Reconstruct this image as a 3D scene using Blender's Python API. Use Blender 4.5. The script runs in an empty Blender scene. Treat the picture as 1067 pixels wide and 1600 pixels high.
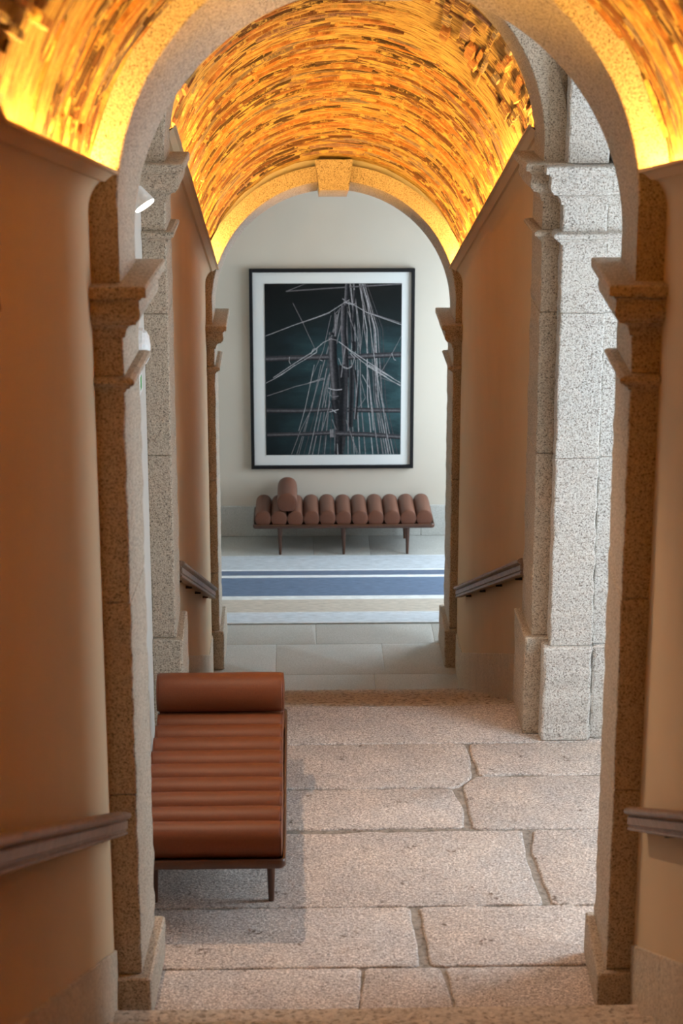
import bpy, bmesh, math, random
from mathutils import Vector, Matrix, noise
random.seed(7)
S = bpy.context.scene
COL = S.collection

# ------------------------------------------------------------------ camera
IMG_W, IMG_H, FPX = 1067.0, 1600.0, 3111.0
PITCH, YAW = math.radians(16.1), math.radians(1.29)
CAM = Vector((-0.317, 0.0, 4.5))
cd = bpy.data.cameras.new('camera')
cam = bpy.data.objects.new('camera', cd); COL.objects.link(cam)
cam.location = CAM
cam.rotation_euler = (math.pi/2 - PITCH, 0, -YAW)
cd.sensor_fit = 'VERTICAL'; cd.sensor_height = 36.0; cd.sensor_width = 24.0
cd.lens = FPX/IMG_H*36.0
cd.clip_start = 0.05; cd.clip_end = 200
cd.dof.use_dof = True; cd.dof.focus_distance = 13.0; cd.dof.aperture_fstop = 3.4
S.camera = cam
FWD = Vector((math.sin(YAW)*math.cos(PITCH), math.cos(YAW)*math.cos(PITCH), -math.sin(PITCH)))
RGT = Vector((math.cos(YAW), -math.sin(YAW), 0)); UPV = RGT.cross(FWD)
def project(p):
    v = Vector(p)-CAM; d = v.dot(FWD)
    return (IMG_W/2+FPX*v.dot(RGT)/d, IMG_H/2-FPX*v.dot(UPV)/d)

# ------------------------------------------------------------------ world: overcast daylight, enters by the two windows
SKY = 12.5
w = bpy.data.worlds.new('overcast_sky'); S.world = w; w.use_nodes = True
bg = w.node_tree.nodes['Background']
bg.inputs[0].default_value = (0.72, 0.87, 1.0, 1); bg.inputs[1].default_value = SKY
COVE_STRENGTH = 345.0
COVE_COLOR = (1.0, 0.54, 0.115)
SPOT_WATT = 165.0
S.view_settings.view_transform = 'Standard'; S.view_settings.look = 'None'
S.view_settings.exposure = 0.0; S.view_settings.gamma = 1.0
S.view_settings.use_curve_mapping = False
S.cycles.use_denoising = True
S.cycles.max_bounces = 10; S.cycles.diffuse_bounces = 6; S.cycles.sample_clamp_indirect = 6.0

# window openings (X of the wall, y0, y1, z0, z1)
WIN1 = (3.2, 8.4, 9.7, 0.6, 4.2)
WIN2 = (2.9, 18.3, 20.8, -1.1, 1.5)
for k, (X, y0, y1, z0, z1) in enumerate((WIN1, WIN2)):
    ld = bpy.data.lights.new('window_portal', 'AREA'); ld.shape = 'RECTANGLE'
    ld.size = y1-y0; ld.size_y = z1-z0
    ld.cycles.is_portal = True
    lo = bpy.data.objects.new('window_portal', ld); COL.objects.link(lo)
    lo.matrix_world = Matrix.Translation((X+0.09, (y0+y1)/2, (z0+z1)/2)) @ Matrix(((0,0,1,0),(1,0,0,0),(0,1,0,0),(0,0,0,1)))

# ------------------------------------------------------------------ materials
def new_mat(name):
    m = bpy.data.materials.new(name); m.use_nodes = True
    nt = m.node_tree; b = nt.nodes['Principled BSDF']
    return m, nt, b
def N(nt, typ, **kw):
    n = nt.nodes.new(typ)
    for k, v in kw.items():
        if k.startswith('i_'):
            key = k[2:]
            key = int(key) if key.isdigit() else key.replace('_', ' ')
            n.inputs[key].default_value = v
        else: setattr(n, k, v)
    return n
def ramp(nt, src, stops, interp='LINEAR'):
    r = nt.nodes.new('ShaderNodeValToRGB'); r.color_ramp.interpolation = interp
    e = r.color_ramp.elements
    while len(e) < len(stops): e.new(0.5)
    for q, (p, c) in zip(e, stops):
        q.position = p; q.color = c if len(c) == 4 else (*c, 1)
    nt.links.new(src, r.inputs[0]); return r
def mixc(nt, fac, a, b, mode='MIX'):
    m = nt.nodes.new('ShaderNodeMix'); m.data_type = 'RGBA'; m.blend_type = mode
    for s, v in ((m.inputs[0], fac), (m.inputs[6], a), (m.inputs[7], b)):
        if hasattr(v, 'links') or hasattr(v, 'is_output'): nt.links.new(v, s)
        else: s.default_value = v if not isinstance(v, tuple) or len(v) == 4 else (*v, 1)
    return m.outputs[2]
def bump(nt, b, h, strength, dist):
    n = N(nt, 'ShaderNodeBump', i_Strength=strength, i_Distance=dist)
    nt.links.new(h, n.inputs['Height']); nt.links.new(n.outputs[0], b.inputs['Normal']); return n
def coords(nt, scale=None):
    t = nt.nodes.new('ShaderNodeTexCoord'); o = t.outputs['Object']
    if scale:
        mp = N(nt, 'ShaderNodeMapping'); mp.inputs['Scale'].default_value = scale
        nt.links.new(o, mp.inputs[0]); o = mp.outputs[0]
    return o
def noise_n(nt, vec, scale, detail=3, rough=0.5):
    n = N(nt, 'ShaderNodeTexNoise', i_Scale=scale, i_Detail=detail, i_Roughness=rough)
    nt.links.new(vec, n.inputs['Vector']); return n

def crystals(nt, v, scale):
    """grey level per crystal"""
    vo = N(nt, 'ShaderNodeTexVoronoi', feature='F1', i_Scale=scale, i_Randomness=1.0); nt.links.new(v, vo.inputs['Vector'])
    sp = nt.nodes.new('ShaderNodeSeparateColor'); nt.links.new(vo.outputs['Color'], sp.inputs[0]); return sp.outputs[0]
def granite(name, light, mid, dark, speck=190, stain=(0.5, 0.42, 0.34), stain_amt=0.25, rough=0.75, bstr=0.5, dark_at=0.36):
    m, nt, b = new_mat(name); v = coords(nt)
    n1 = noise_n(nt, v, speck*0.5, 3, 0.65)
    cr = crystals(nt, v, speck)
    sm = N(nt, 'ShaderNodeMath', operation='MULTIPLY_ADD'); nt.links.new(cr, sm.inputs[0]); sm.inputs[1].default_value = 0.40; nt.links.new(n1.outputs[0], sm.inputs[2])
    r1 = ramp(nt, sm.outputs[0], [(dark_at+0.09, dark), (dark_at+0.21, mid), (0.72, light), (0.95, tuple(min(1, c*1.25) for c in light))])
    n2 = noise_n(nt, v, 3.1, 5, 0.6)
    r2 = ramp(nt, n2.outputs[0], [(0.38, (0, 0, 0)), (0.68, (1, 1, 1))])
    mul = N(nt, 'ShaderNodeMath', operation='MULTIPLY'); nt.links.new(r2.outputs[0], mul.inputs[0]); mul.inputs[1].default_value = stain_amt
    c = mixc(nt, mul.outputs[0], r1.outputs[0], (*stain, 1), 'MIX')
    nt.links.new(c, b.inputs['Base Color']); b.inputs['Roughness'].default_value = rough
    n3 = noise_n(nt, v, 28, 4, 0.6)
    ad = N(nt, 'ShaderNodeMath', operation='ADD'); nt.links.new(n1.outputs[0], ad.inputs[0]); nt.links.new(n3.outputs[0], ad.inputs[1])
    bump(nt, b, ad.outputs[0], bstr, 0.010)
    return m
M = {}
M['granite'] = granite('granite', (0.45, 0.37, 0.28), (0.32, 0.25, 0.18), (0.10, 0.075, 0.055))
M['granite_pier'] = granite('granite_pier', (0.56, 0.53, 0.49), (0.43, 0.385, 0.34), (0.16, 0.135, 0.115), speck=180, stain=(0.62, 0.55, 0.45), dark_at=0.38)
M['skirting_stone'] = granite('skirting_stone', (0.55, 0.46, 0.35), (0.46, 0.37, 0.27), (0.30, 0.23, 0.16), speck=120, stain=(0.42, 0.33, 0.23), stain_amt=0.5)
M['step_stone'] = granite('step_stone', (0.50, 0.43, 0.35), (0.40, 0.33, 0.26), (0.2, 0.16, 0.12), speck=60)
M['pale_floor'] = granite('pale_floor', (0.46, 0.45, 0.415), (0.41, 0.40, 0.365), (0.34, 0.33, 0.30), speck=200, stain=(0.36, 0.345, 0.30), rough=0.55, bstr=0.15)
M['grout'] = granite('grout', (0.25, 0.215, 0.18), (0.20, 0.17, 0.14), (0.12, 0.10, 0.08), speck=60, rough=0.9)

def flag_mat():
    m, nt, b = new_mat('flagstone'); v = coords(nt)
    oi = nt.nodes.new('ShaderNodeObjectInfo')
    n1 = noise_n(nt, v, 70, 3, 0.7)
    cr = crystals(nt, v, 165)
    sm = N(nt, 'ShaderNodeMath', operation='MULTIPLY_ADD'); nt.links.new(cr, sm.inputs[0]); sm.inputs[1].default_value = 0.42; nt.links.new(n1.outputs[0], sm.inputs[2])
    r1 = ramp(nt, sm.outputs[0], [(0.42, (0.20, 0.17, 0.155)), (0.54, (0.38, 0.335, 0.305)), (0.72, (0.50, 0.45, 0.415)), (0.95, (0.82, 0.77, 0.73))])
    n2 = noise_n(nt, v, 2.6, 5, 0.62)
    r2 = ramp(nt, n2.outputs[0], [(0.36, (0.86, 0.84, 0.83)), (0.66, (1.08, 1.0, 0.93))])
    c = mixc(nt, 1.0, r1.outputs[0], r2.outputs[0], 'MULTIPLY')
    n5 = noise_n(nt, v, 6.0, 4, 0.7)                      # dark pits and rust-brown spots worn into the stone
    r5 = ramp(nt, n5.outputs[0], [(0.60, (0, 0, 0)), (0.66, (1, 1, 1))])
    n6 = noise_n(nt, v, 45, 3, 0.6)
    r6 = ramp(nt, n6.outputs[0], [(0.50, (0, 0, 0)), (0.56, (1, 1, 1))])
    mu = N(nt, 'ShaderNodeMath', operation='MULTIPLY'); nt.links.new(r5.outputs[0], mu.inputs[0]); nt.links.new(r6.outputs[0], mu.inputs[1])
    c = mixc(nt, mu.outputs[0], c, (0.16, 0.11, 0.08, 1))
    mr = N(nt, 'ShaderNodeMapRange'); nt.links.new(oi.outputs['Random'], mr.inputs[0]); mr.inputs[3].default_value = 0.92; mr.inputs[4].default_value = 1.06
    c = mixc(nt, 1.0, c, mr.outputs[0], 'MULTIPLY')
    nt.links.new(c, b.inputs['Base Color']); b.inputs['Roughness'].default_value = 0.72
    n3 = noise_n(nt, v, 20, 4, 0.6)
    ad = N(nt, 'ShaderNodeMath', operation='ADD'); nt.links.new(n1.outputs[0], ad.inputs[0]); nt.links.new(n3.outputs[0], ad.inputs[1])
    bump(nt, b, ad.outputs[0], 0.5, 0.012); return m
M['flagstone'] = flag_mat()

def linen(name, col):
    m, nt, b = new_mat(name)
    v1 = coords(nt, (260, 260, 6)); v2 = coords(nt, (8, 8, 300)); v3 = coords(nt)
    a = noise_n(nt, v1, 1, 2); c = noise_n(nt, v2, 1, 2); d = noise_n(nt, v3, 1.3, 3)
    ad = N(nt, 'ShaderNodeMath', operation='ADD'); nt.links.new(a.outputs[0], ad.inputs[0]); nt.links.new(c.outputs[0], ad.inputs[1])
    r = ramp(nt, ad.outputs[0], [(0.35, tuple(x*0.92 for x in col)), (0.65, tuple(min(1, x*1.06) for x in col))])
    r2 = ramp(nt, d.outputs[0], [(0.3, (0.95, 0.95, 0.95)), (0.7, (1.03, 1.03, 1.03))])
    cc = mixc(nt, 1.0, r.outputs[0], r2.outputs[0], 'MULTIPLY')
    nt.links.new(cc, b.inputs['Base Color']); b.inputs['Roughness'].default_value = 0.85
    bump(nt, b, ad.outputs[0], 0.15, 0.002); return m
M['linen'] = linen('linen_wallcovering', (0.56, 0.41, 0.25))
M['linen_far'] = linen('pale_linen_wallcovering', (0.52, 0.46, 0.38))
M['plaster'] = linen('white_plaster', (0.60, 0.57, 0.52))

def plain(name, col, rough=0.5, metal=0.0, bscale=None, bstr=0.1, coat=0.0):
    m, nt, b = new_mat(name)
    v = coords(nt); n = noise_n(nt, v, bscale or 40, 3)
    r = ramp(nt, n.outputs[0], [(0.3, tuple(x*0.88 for x in col)), (0.7, tuple(min(1, x*1.1) for x in col))])
    nt.links.new(r.outputs[0], b.inputs['Base Color'])
    b.inputs['Roughness'].default_value = rough; b.inputs['Metallic'].default_value = metal
    if 'leather' in name: b.inputs['Specular IOR Level'].default_value = 0.3
    if coat: b.inputs['Coat Weight'].default_value = coat
    if bscale: bump(nt, b, n.outputs[0], bstr, 0.003)
    return m
M['leather'] = plain('cognac_leather', (0.15, 0.040, 0.0125), 0.5, bscale=160, bstr=0.12)
M['leather_far'] = plain('tan_leather', (0.155, 0.060, 0.035), 0.45, bscale=160, bstr=0.12)
M['walnut_frame'] = plain('dark_walnut', (0.085, 0.034, 0.018), 0.32, bscale=30, bstr=0.05)
M['black'] = plain('black_lacquer', (0.010, 0.010, 0.011), 0.5); M['black'].node_tree.nodes['Principled BSDF'].inputs['Specular IOR Level'].default_value = 0.2
M['mat_board'] = plain('white_mat_board', (0.80, 0.80, 0.77), 0.9, bscale=300, bstr=0.02)
M['white_plastic'] = plain('white_plastic', (0.85, 0.85, 0.85), 0.35)
M['dark_metal'] = plain('dark_metal', (0.06, 0.05, 0.045), 0.4, 0.8)
M['white_metal'] = plain('white_metal', (0.75, 0.73, 0.70), 0.45)
M['green_print'] = plain('green_print', (0.10, 0.42, 0.12), 0.5)
def wood_rail():
    m, nt, b = new_mat('handrail_wood'); v = coords(nt, (60, 3, 60)); n = noise_n(nt, v, 1, 4)
    r = ramp(nt, n.outputs[0], [(0.3, (0.15, 0.085, 0.055)), (0.6, (0.27, 0.17, 0.115)), (0.8, (0.33, 0.24, 0.18))])
    nt.links.new(r.outputs[0], b.inputs['Base Color']); b.inputs['Roughness'].default_value = 0.45; b.inputs['Specular IOR Level'].default_value = 0.3
    bump(nt, b, n.outputs[0], 0.1, 0.003); return m
M['rail'] = wood_rail()
def polar_noise(nt, sa, sy, detail=4, rough=0.65):
    """noise laid out along the courses: stretched around the vault, tight along it"""
    at = N(nt, 'ShaderNodeAttribute', attribute_name='pc'); mp = N(nt, 'ShaderNodeMapping'); mp.inputs['Scale'].default_value = (sa, sy, 1)
    nt.links.new(at.outputs['Vector'], mp.inputs[0]); return noise_n(nt, mp.outputs[0], 1.0, detail, rough)
def brick_mat():
    m, nt, b = new_mat('thin_brick'); v = coords(nt)
    at = N(nt, 'ShaderNodeAttribute', attribute_name='bc')
    n = polar_noise(nt, 14, 70)
    r = ramp(nt, n.outputs[0], [(0.3, (0.45, 0.42, 0.4)), (0.55, (1, 1, 1)), (0.75, (1.5, 1.4, 1.25))])
    c = mixc(nt, 1.0, at.outputs['Color'], r.outputs[0], 'MULTIPLY')
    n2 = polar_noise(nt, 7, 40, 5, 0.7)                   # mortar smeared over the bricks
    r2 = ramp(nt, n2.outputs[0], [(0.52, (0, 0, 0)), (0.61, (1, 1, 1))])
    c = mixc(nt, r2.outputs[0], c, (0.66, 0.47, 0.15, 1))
    nt.links.new(c, b.inputs['Base Color']); b.inputs['Roughness'].default_value = 0.85
    n3 = noise_n(nt, v, 70, 4, 0.7); ad = N(nt, 'ShaderNodeMath', operation='ADD'); nt.links.new(n3.outputs[0], ad.inputs[0]); nt.links.new(n.outputs[0], ad.inputs[1])
    bump(nt, b, ad.outputs[0], 0.9, 0.014); return m
M['brick'] = brick_mat()
def mortar_mat():
    m, nt, b = new_mat('lime_mortar'); v = coords(nt)
    n = polar_noise(nt, 6, 42, 5, 0.7)
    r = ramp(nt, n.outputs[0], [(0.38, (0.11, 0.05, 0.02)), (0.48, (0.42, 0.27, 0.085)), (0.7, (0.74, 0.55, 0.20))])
    nt.links.new(r.outputs[0], b.inputs['Base Color']); b.inputs['Roughness'].default_value = 0.9
    n3 = noise_n(nt, v, 55, 5, 0.7); bump(nt, b, n3.outputs[0], 0.9, 0.02); return m
M['mortar'] = mortar_mat()
def emit(name, col, s):
    m = bpy.data.materials.new(name); m.use_nodes = True; nt = m.node_tree
    nt.nodes.remove(nt.nodes['Principled BSDF'])
    e = N(nt, 'ShaderNodeEmission', i_Strength=s); e.inputs[0].default_value = (*col, 1)
    nt.links.new(e.outputs[0], nt.nodes['Material Output'].inputs[0]); return m
M['led'] = emit('warm_led', COVE_COLOR, COVE_STRENGTH)
M['lens'] = emit('lamp_lens', (1.0, 0.88, 0.75), 12)
def pane_mat():
    m = bpy.data.materials.new('clear_glass'); m.use_nodes = True; nt = m.node_tree
    nt.nodes.remove(nt.nodes['Principled BSDF'])
    t = nt.nodes.new('ShaderNodeBsdfTransparent'); g = N(nt, 'ShaderNodeBsdfGlossy', i_Roughness=0.02)
    lw = N(nt, 'ShaderNodeLayerWeight', i_Blend=0.05); mx = nt.nodes.new('ShaderNodeMixShader')
    nt.links.new(lw.outputs['Fresnel'], mx.inputs[0]); nt.links.new(t.outputs[0], mx.inputs[1]); nt.links.new(g.outputs[0], mx.inputs[2])
    nt.links.new(mx.outputs[0], nt.nodes['Material Output'].inputs[0]); return m
M['glass'] = pane_mat()

# ------------------------------------------------------------------ mesh helpers
def mesh_obj(name, verts, faces, mat, parent=None, smooth=False, loc=None):
    me = bpy.data.meshes.new(name); me.from_pydata([tuple(v) for v in verts], [], faces)
    me.materials.append(M[mat] if isinstance(mat, str) else mat); me.validate(); me.update()
    bm = bmesh.new(); bm.from_mesh(me); bmesh.ops.recalc_face_normals(bm, faces=bm.faces); bm.to_mesh(me); bm.free()
    if smooth: me.polygons.foreach_set('use_smooth', [True]*len(me.polygons))
    o = bpy.data.objects.new(name, me); COL.objects.link(o)
    if parent: o.parent = parent
    if loc is not None: o.location = loc
    return o
def bm_obj(name, bm, mat, parent=None, smooth=False):
    bmesh.ops.recalc_face_normals(bm, faces=bm.faces)
    me = bpy.data.meshes.new(name); bm.to_mesh(me); bm.free()
    me.materials.append(M[mat] if isinstance(mat, str) else mat)
    if smooth: me.polygons.foreach_set('use_smooth', [True]*len(me.polygons))
    o = bpy.data.objects.new(name, me); COL.objects.link(o)
    if parent: o.parent = parent
    return o
def autosmooth(o, ang=40):
    me = o.data; me.polygons.foreach_set('use_smooth', [True]*len(me.polygons))
    try: me.set_sharp_from_angle(angle=math.radians(ang))
    except Exception: pass
    return o
def tag(o, label=None, cat=None, group=None, kind=None):
    if label: o['label'] = label
    if cat: o['category'] = cat
    if group: o['group'] = group
    if kind: o['kind'] = kind
    return o
def empty(name, loc=(0, 0, 0)):
    o = bpy.data.objects.new(name, None); COL.objects.link(o); o.location = loc; o.empty_display_size = 0.1; return o
def loft(rings, close=True, caps=True):
    n = len(rings[0]); v = [p for r in rings for p in r]; f = []
    for i in range(len(rings)-1):
        for j in range(n if close else n-1):
            k = (j+1) % n
            f.append((i*n+j, i*n+k, (i+1)*n+k, (i+1)*n+j))
    if caps:
        f.append(tuple(range(n-1, -1, -1))); f.append(tuple((len(rings)-1)*n+j for j in range(n)))
    return v, f
def rrect(x0, x1, y0, y1, r, seg=2):
    pts = []
    for cx, cy, a0 in ((x1-r, y1-r, 0), (x0+r, y1-r, 90), (x0+r, y0+r, 180), (x1-r, y0+r, 270)):
        for i in range(seg+1):
            a = math.radians(a0+90*i/seg); pts.append((cx+r*math.cos(a), cy+r*math.sin(a)))
    return pts
def rough_block(x0, x1, y0, y1, z0, z1, r=0.012, step=0.05, jit=0.004, loc=(0, 0, 0)):
    """dressed stone: rounded plan, edges chipped along the height"""
    n = max(2, int((z1-z0)/step)); rings = []
    zs = [(z0, r*0.5), (z0+r*0.5, 0)]+[(z0+(z1-z0)*i/n, 0) for i in range(1, n)]+[(z1-r*0.5, 0), (z1, r*0.5)]
    for z, ins in zs:
        ring = []
        for x, y in rrect(x0+ins, x1-ins, y0+ins, y1-ins, r):
            d = noise.noise(Vector((x*9+3.1, y*9, z*14)))*jit*2+noise.noise(Vector((x*30, y*30, z*45)))*jit
            cx, cy = (x0+x1)/2, (y0+y1)/2
            ring.append((x+(d if x < cx else -d)-loc[0], y+(d if y < cy else -d)-loc[1], z-loc[2]))
        rings.append(ring)
    return loft(rings)
def box(x0, x1, y0, y1, z0, z1):
    v = [(x, y, z) for z in (z0, z1) for x, y in ((x0, y0), (x1, y0), (x1, y1), (x0, y1))]
    return v, [(0, 3, 2, 1), (4, 5, 6, 7), (0, 1, 5, 4), (1, 2, 6, 5), (2, 3, 7, 6), (3, 0, 4, 7)]
def shift(v, d): return [(a+d[0], b+d[1], c+d[2]) for a, b, c in v]
def bevel_box(x0, x1, y0, y1, z0, z1, b=0.006, seg=2):
    bm = bmesh.new(); v, f = box(x0, x1, y0, y1, z0, z1); vs = [bm.verts.new(p) for p in v]
    for q in f: bm.faces.new([vs[i] for i in q])
    bmesh.ops.bevel(bm, geom=bm.edges[:], offset=b, segments=seg, affect='EDGES', profile=0.5)
    return bm

# ------------------------------------------------------------------ dimensions of the place
LOW = -1.84                                   # lower landing
def lip1(y): return 3.64+0.155*(7.7-y) if y > 4.8 else 3.64+0.155*2.9+0.43*(4.8-y)
def cen1(y): return lip1(y)-0.19
def lip2(y): return 1.80+0.302*(16.9-y)
def cen2(y): return lip2(y)-0.21
R_V = 1.14
def nose1(y): return max(0, 0.43*(7.49-y)+0.155)
def nose2(y): return max(LOW, -0.365*(y-11.32))

# ------------------------------------------------------------------ wall helpers
def wall_arch(name, y0, y1, X0, X1, z0, z1, hw, zc, mat, label):
    """solid wall across the passage with a round-headed opening"""
    n = 40; prof = [(-hw, z0)]+[(-hw*math.cos(math.pi*i/n), zc+hw*math.sin(math.pi*i/n)) for i in range(n+1)]+[(hw, z0)]
    out = []
    m = len(prof)
    for i, (x, z) in enumerate(prof):
        if i == 0: out.append((X0, z0))
        elif i == m-1: out.append((X1, z0))
        else:
            t = (i-1)/(m-3)
            if t < 0.25: out.append((X0, z0+(z1-z0)*t/0.25))
            elif t < 0.75: out.append((X0+(X1-X0)*(t-0.25)/0.5, z1))
            else: out.append((X1, z1-(z1-z0)*(t-0.75)/0.25))
    v = []; f = []
    for y in (y0, y1):
        v += [(x, y, z) for x, z in prof]; v += [(x, y, z) for x, z in out]
    for i in range(m-1):
        f.append((i, i+1, m+i+1, m+i)); f.append((2*m+i, 3*m+i, 3*m+i+1, 2*m+i+1))
        f.append((i, 2*m+i, 2*m+i+1, i+1)); f.append((m+i, m+i+1, 3*m+i+1, 3*m+i))
    f.append((0, m, 3*m, 2*m)); f.append((m-1, 3*m-1, 4*m-1, 2*m-1))
    return tag(mesh_obj(name, v, f, mat), label, 'wall', kind='structure')
def wall_window(name, X, th, Y0, Y1, Z0, Z1, win, mat, label):
    _, a, b, c, d = win; v = []; f = []
    def add(bx):
        k = len(v); v.extend(bx[0]); f.extend([tuple(i+k for i in q) for q in bx[1]])
    add(box(X, X+th, Y0, a, Z0, Z1)); add(box(X, X+th, b, Y1, Z0, Z1))
    add(box(X, X+th, a, b, Z0, c)); add(box(X, X+th, a, b, d, Z1))
    return tag(mesh_obj(name, v, f, mat), label, 'wall', kind='structure')
def structure(name, bx, mat, label, cat):
    return tag(mesh_obj(name, bx[0], bx[1], mat), label, cat, kind='structure')

# near wall, mid wall, far wall (the stone arches stand in them)
wall_arch('wall_near', 7.74, 8.18, -3.4, 3.4, -0.1, 6.2, 1.16, 3.42, 'plaster', 'plaster wall around the nearest arch')
wall_arch('wall_middle', 10.94, 11.34, -1.6, 3.4, -0.2, 5.6, 1.14, 3.38, 'granite', 'stone wall around the middle arch of the landing')
wall_arch('wall_lower', 16.98, 17.5, -2.8, 3.4, -2.0, 4.0, 1.17, 1.40, 'plaster', 'plaster wall around the farthest arch')
structure('wall_landing_left', box(-1.45, -1.165, 8.18, 10.95, -0.1, 5.6), 'plaster', 'white plaster wall beside the near daybed', 'wall')
wall_window('wall_landing_right', 3.2, 0.07, 8.1, 11.4, -0.1, 5.6, WIN1, 'plaster', 'plaster wall with window to the right of the landing')
structure('ceiling_landing', box(-1.5, 3.5, 8.1, 11.4, 5.3, 5.6), 'plaster', 'flat plaster ceiling above the landing', 'ceiling')
structure('wall_back', box(-2.9, 3.5, 21.04, 21.3, -2.0, 4.0), 'linen_far', 'pale linen wall behind the framed picture', 'wall')
structure('wall_lower_left', box(-2.9, -2.6, 17.3, 21.2, -2.0, 4.0), 'plaster', 'left wall of the lower landing', 'wall')
wall_window('wall_lower_right', 2.9, 0.07, 17.4, 21.2, -2.0, 4.0, WIN2, 'plaster', 'wall with window to the right of the lower landing')
structure('ceiling_lower', box(-2.9, 3.5, 17.3, 21.2, 3.4, 3.7), 'plaster', 'flat plaster ceiling of the lower landing', 'ceiling')
structure('wall_top', box(-1.7, 1.7, -1.9, -1.6, 2.0, 9.0), 'linen', 'end wall at the head of the upper stairs', 'wall')
# windows
for nm, (X, y0, y1, z0, z1), lab in (('window_1', WIN1, 'tall casement window lighting the landing from the right'), ('window_2', WIN2, 'tall casement window lighting the lower landing from the right')):
    wdw = tag(empty(nm, (X+0.06, (y0+y1)/2, z0)), lab, 'window', kind='structure')
    def wl(b): return shift(b[0], (-X-0.06, -(y0+y1)/2, -z0)), b[1]
    fw_ = 0.035; ym = (y0+y1)/2; wide = y1-y0 > 1.5; zt = z0+(z1-z0)*0.72
    bars = [box(X+0.015, X+0.055, y0, y0+fw_, z0, z1), box(X+0.015, X+0.055, y1-fw_, y1, z0, z1), box(X+0.015, X+0.055, y0+fw_, y1-fw_, z0, z0+fw_),
            box(X+0.015, X+0.055, y0+fw_, y1-fw_, z1-fw_, z1), box(X+0.02, X+0.05, y0+fw_, y1-fw_, zt-0.015, zt+0.015)]
    for b in bars: v, f = wl(b); mesh_obj('window_frame', v, f, 'white_metal', wdw)
    for za, zb in ((z0+fw_, zt-0.015), (zt+0.015, z1-fw_)):
        v, f = wl(box(X+0.033, X+0.037, y0+fw_, y1-fw_, za, zb)); mesh_obj('pane', v, f, 'glass', wdw)

# ------------------------------------------------------------------ panelled stair walls with coved lip and light ledge
def panel_wall(name, side, ys, lip, wx, bot, label):
    """cladding whose top curves inwards to a lip; behind the lip runs the light ledge"""
    prof = []
    for i in range(9):                                   # concave cove, wall plane -> lip
        a = math.radians(90*i/8)
        prof.append((wx-0.115*(1-math.cos(a)), -0.155+0.143*math.sin(a)))
    lx = prof[-1][0]
    prof += [(lx, 0.0), (lx+0.016, 0.0), (lx+0.016, -0.012), (lx+0.050, -0.040), (1.38, -0.040)]
    rings = []
    for y in ys:
        L = lip(y); rings.append([(side*wx, y, bot(y))]+[(side*x, y, L+z) for x, z in prof]+[(side*1.38, y, bot(y))])
    v, f = loft(rings)
    o = mesh_obj(name, v, f, 'linen'); autosmooth(o, 35)
    return tag(o, label, 'wall', kind='structure')
ysA = [-1.7, 0, 2.4, 4.8, 5.5, 6.2, 7.0, 7.74]; ysB = [11.3, 12.5, 14, 15.5, 16.98]
panel_wall('wall_left', -1, ysA, lip1, 1.115, lambda y: nose1(y)-0.4, 'linen covered wall left of the upper stairs')
panel_wall('wall_right', 1, ysA, lip1, 1.115, lambda y: nose1(y)-0.4, 'linen covered wall right of the upper stairs')
panel_wall('wall_left_lower', -1, ysB, lip2, 1.10, lambda y: nose2(y)-0.4, 'linen wall left of the lower stairs')
panel_wall('wall_right_lower', 1, ysB, lip2, 1.10, lambda y: nose2(y)-0.4, 'linen wall right of the lower stairs')

# cove lights: warm strips lying on the ledges behind the lips
def cove(side, ys, lip, wx, label):
    th = tag(empty('cove_light', (side*(wx-0.02), ys[0], lip(ys[0])-0.04)), label, 'light', 'warm strip lights behind the wall lips')
    ox, oy, oz = th.location
    def strip(x0, x1, z0, z1):
        return loft([[(side*x0-ox, y-oy, lip(y)+z0-oz), (side*x1-ox, y-oy, lip(y)+z0-oz), (side*x1-ox, y-oy, lip(y)+z1-oz), (side*x0-ox, y-oy, lip(y)+z1-oz)] for y in ys])
    v, f = strip(wx-0.028, wx+0.004, -0.0395, -0.033); mesh_obj('channel', v, f, 'white_metal', th)
    v, f = strip(wx-0.022, wx-0.002, -0.033, -0.027); mesh_obj('led_strip', v, f, 'led', th)
for sd, nm in ((-1, 'left'), (1, 'right')):
    cove(sd, [-1.4, 0.0, 2.4, 4.8, 6.2, 7.66], lip1, 1.115, 'warm strip light hidden above the %s wall of the upper stairs' % nm)
    cove(sd, [11.37, 13, 15, 16.89], lip2, 1.10, 'warm strip light hidden above the %s wall of the lower stairs' % nm)

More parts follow.
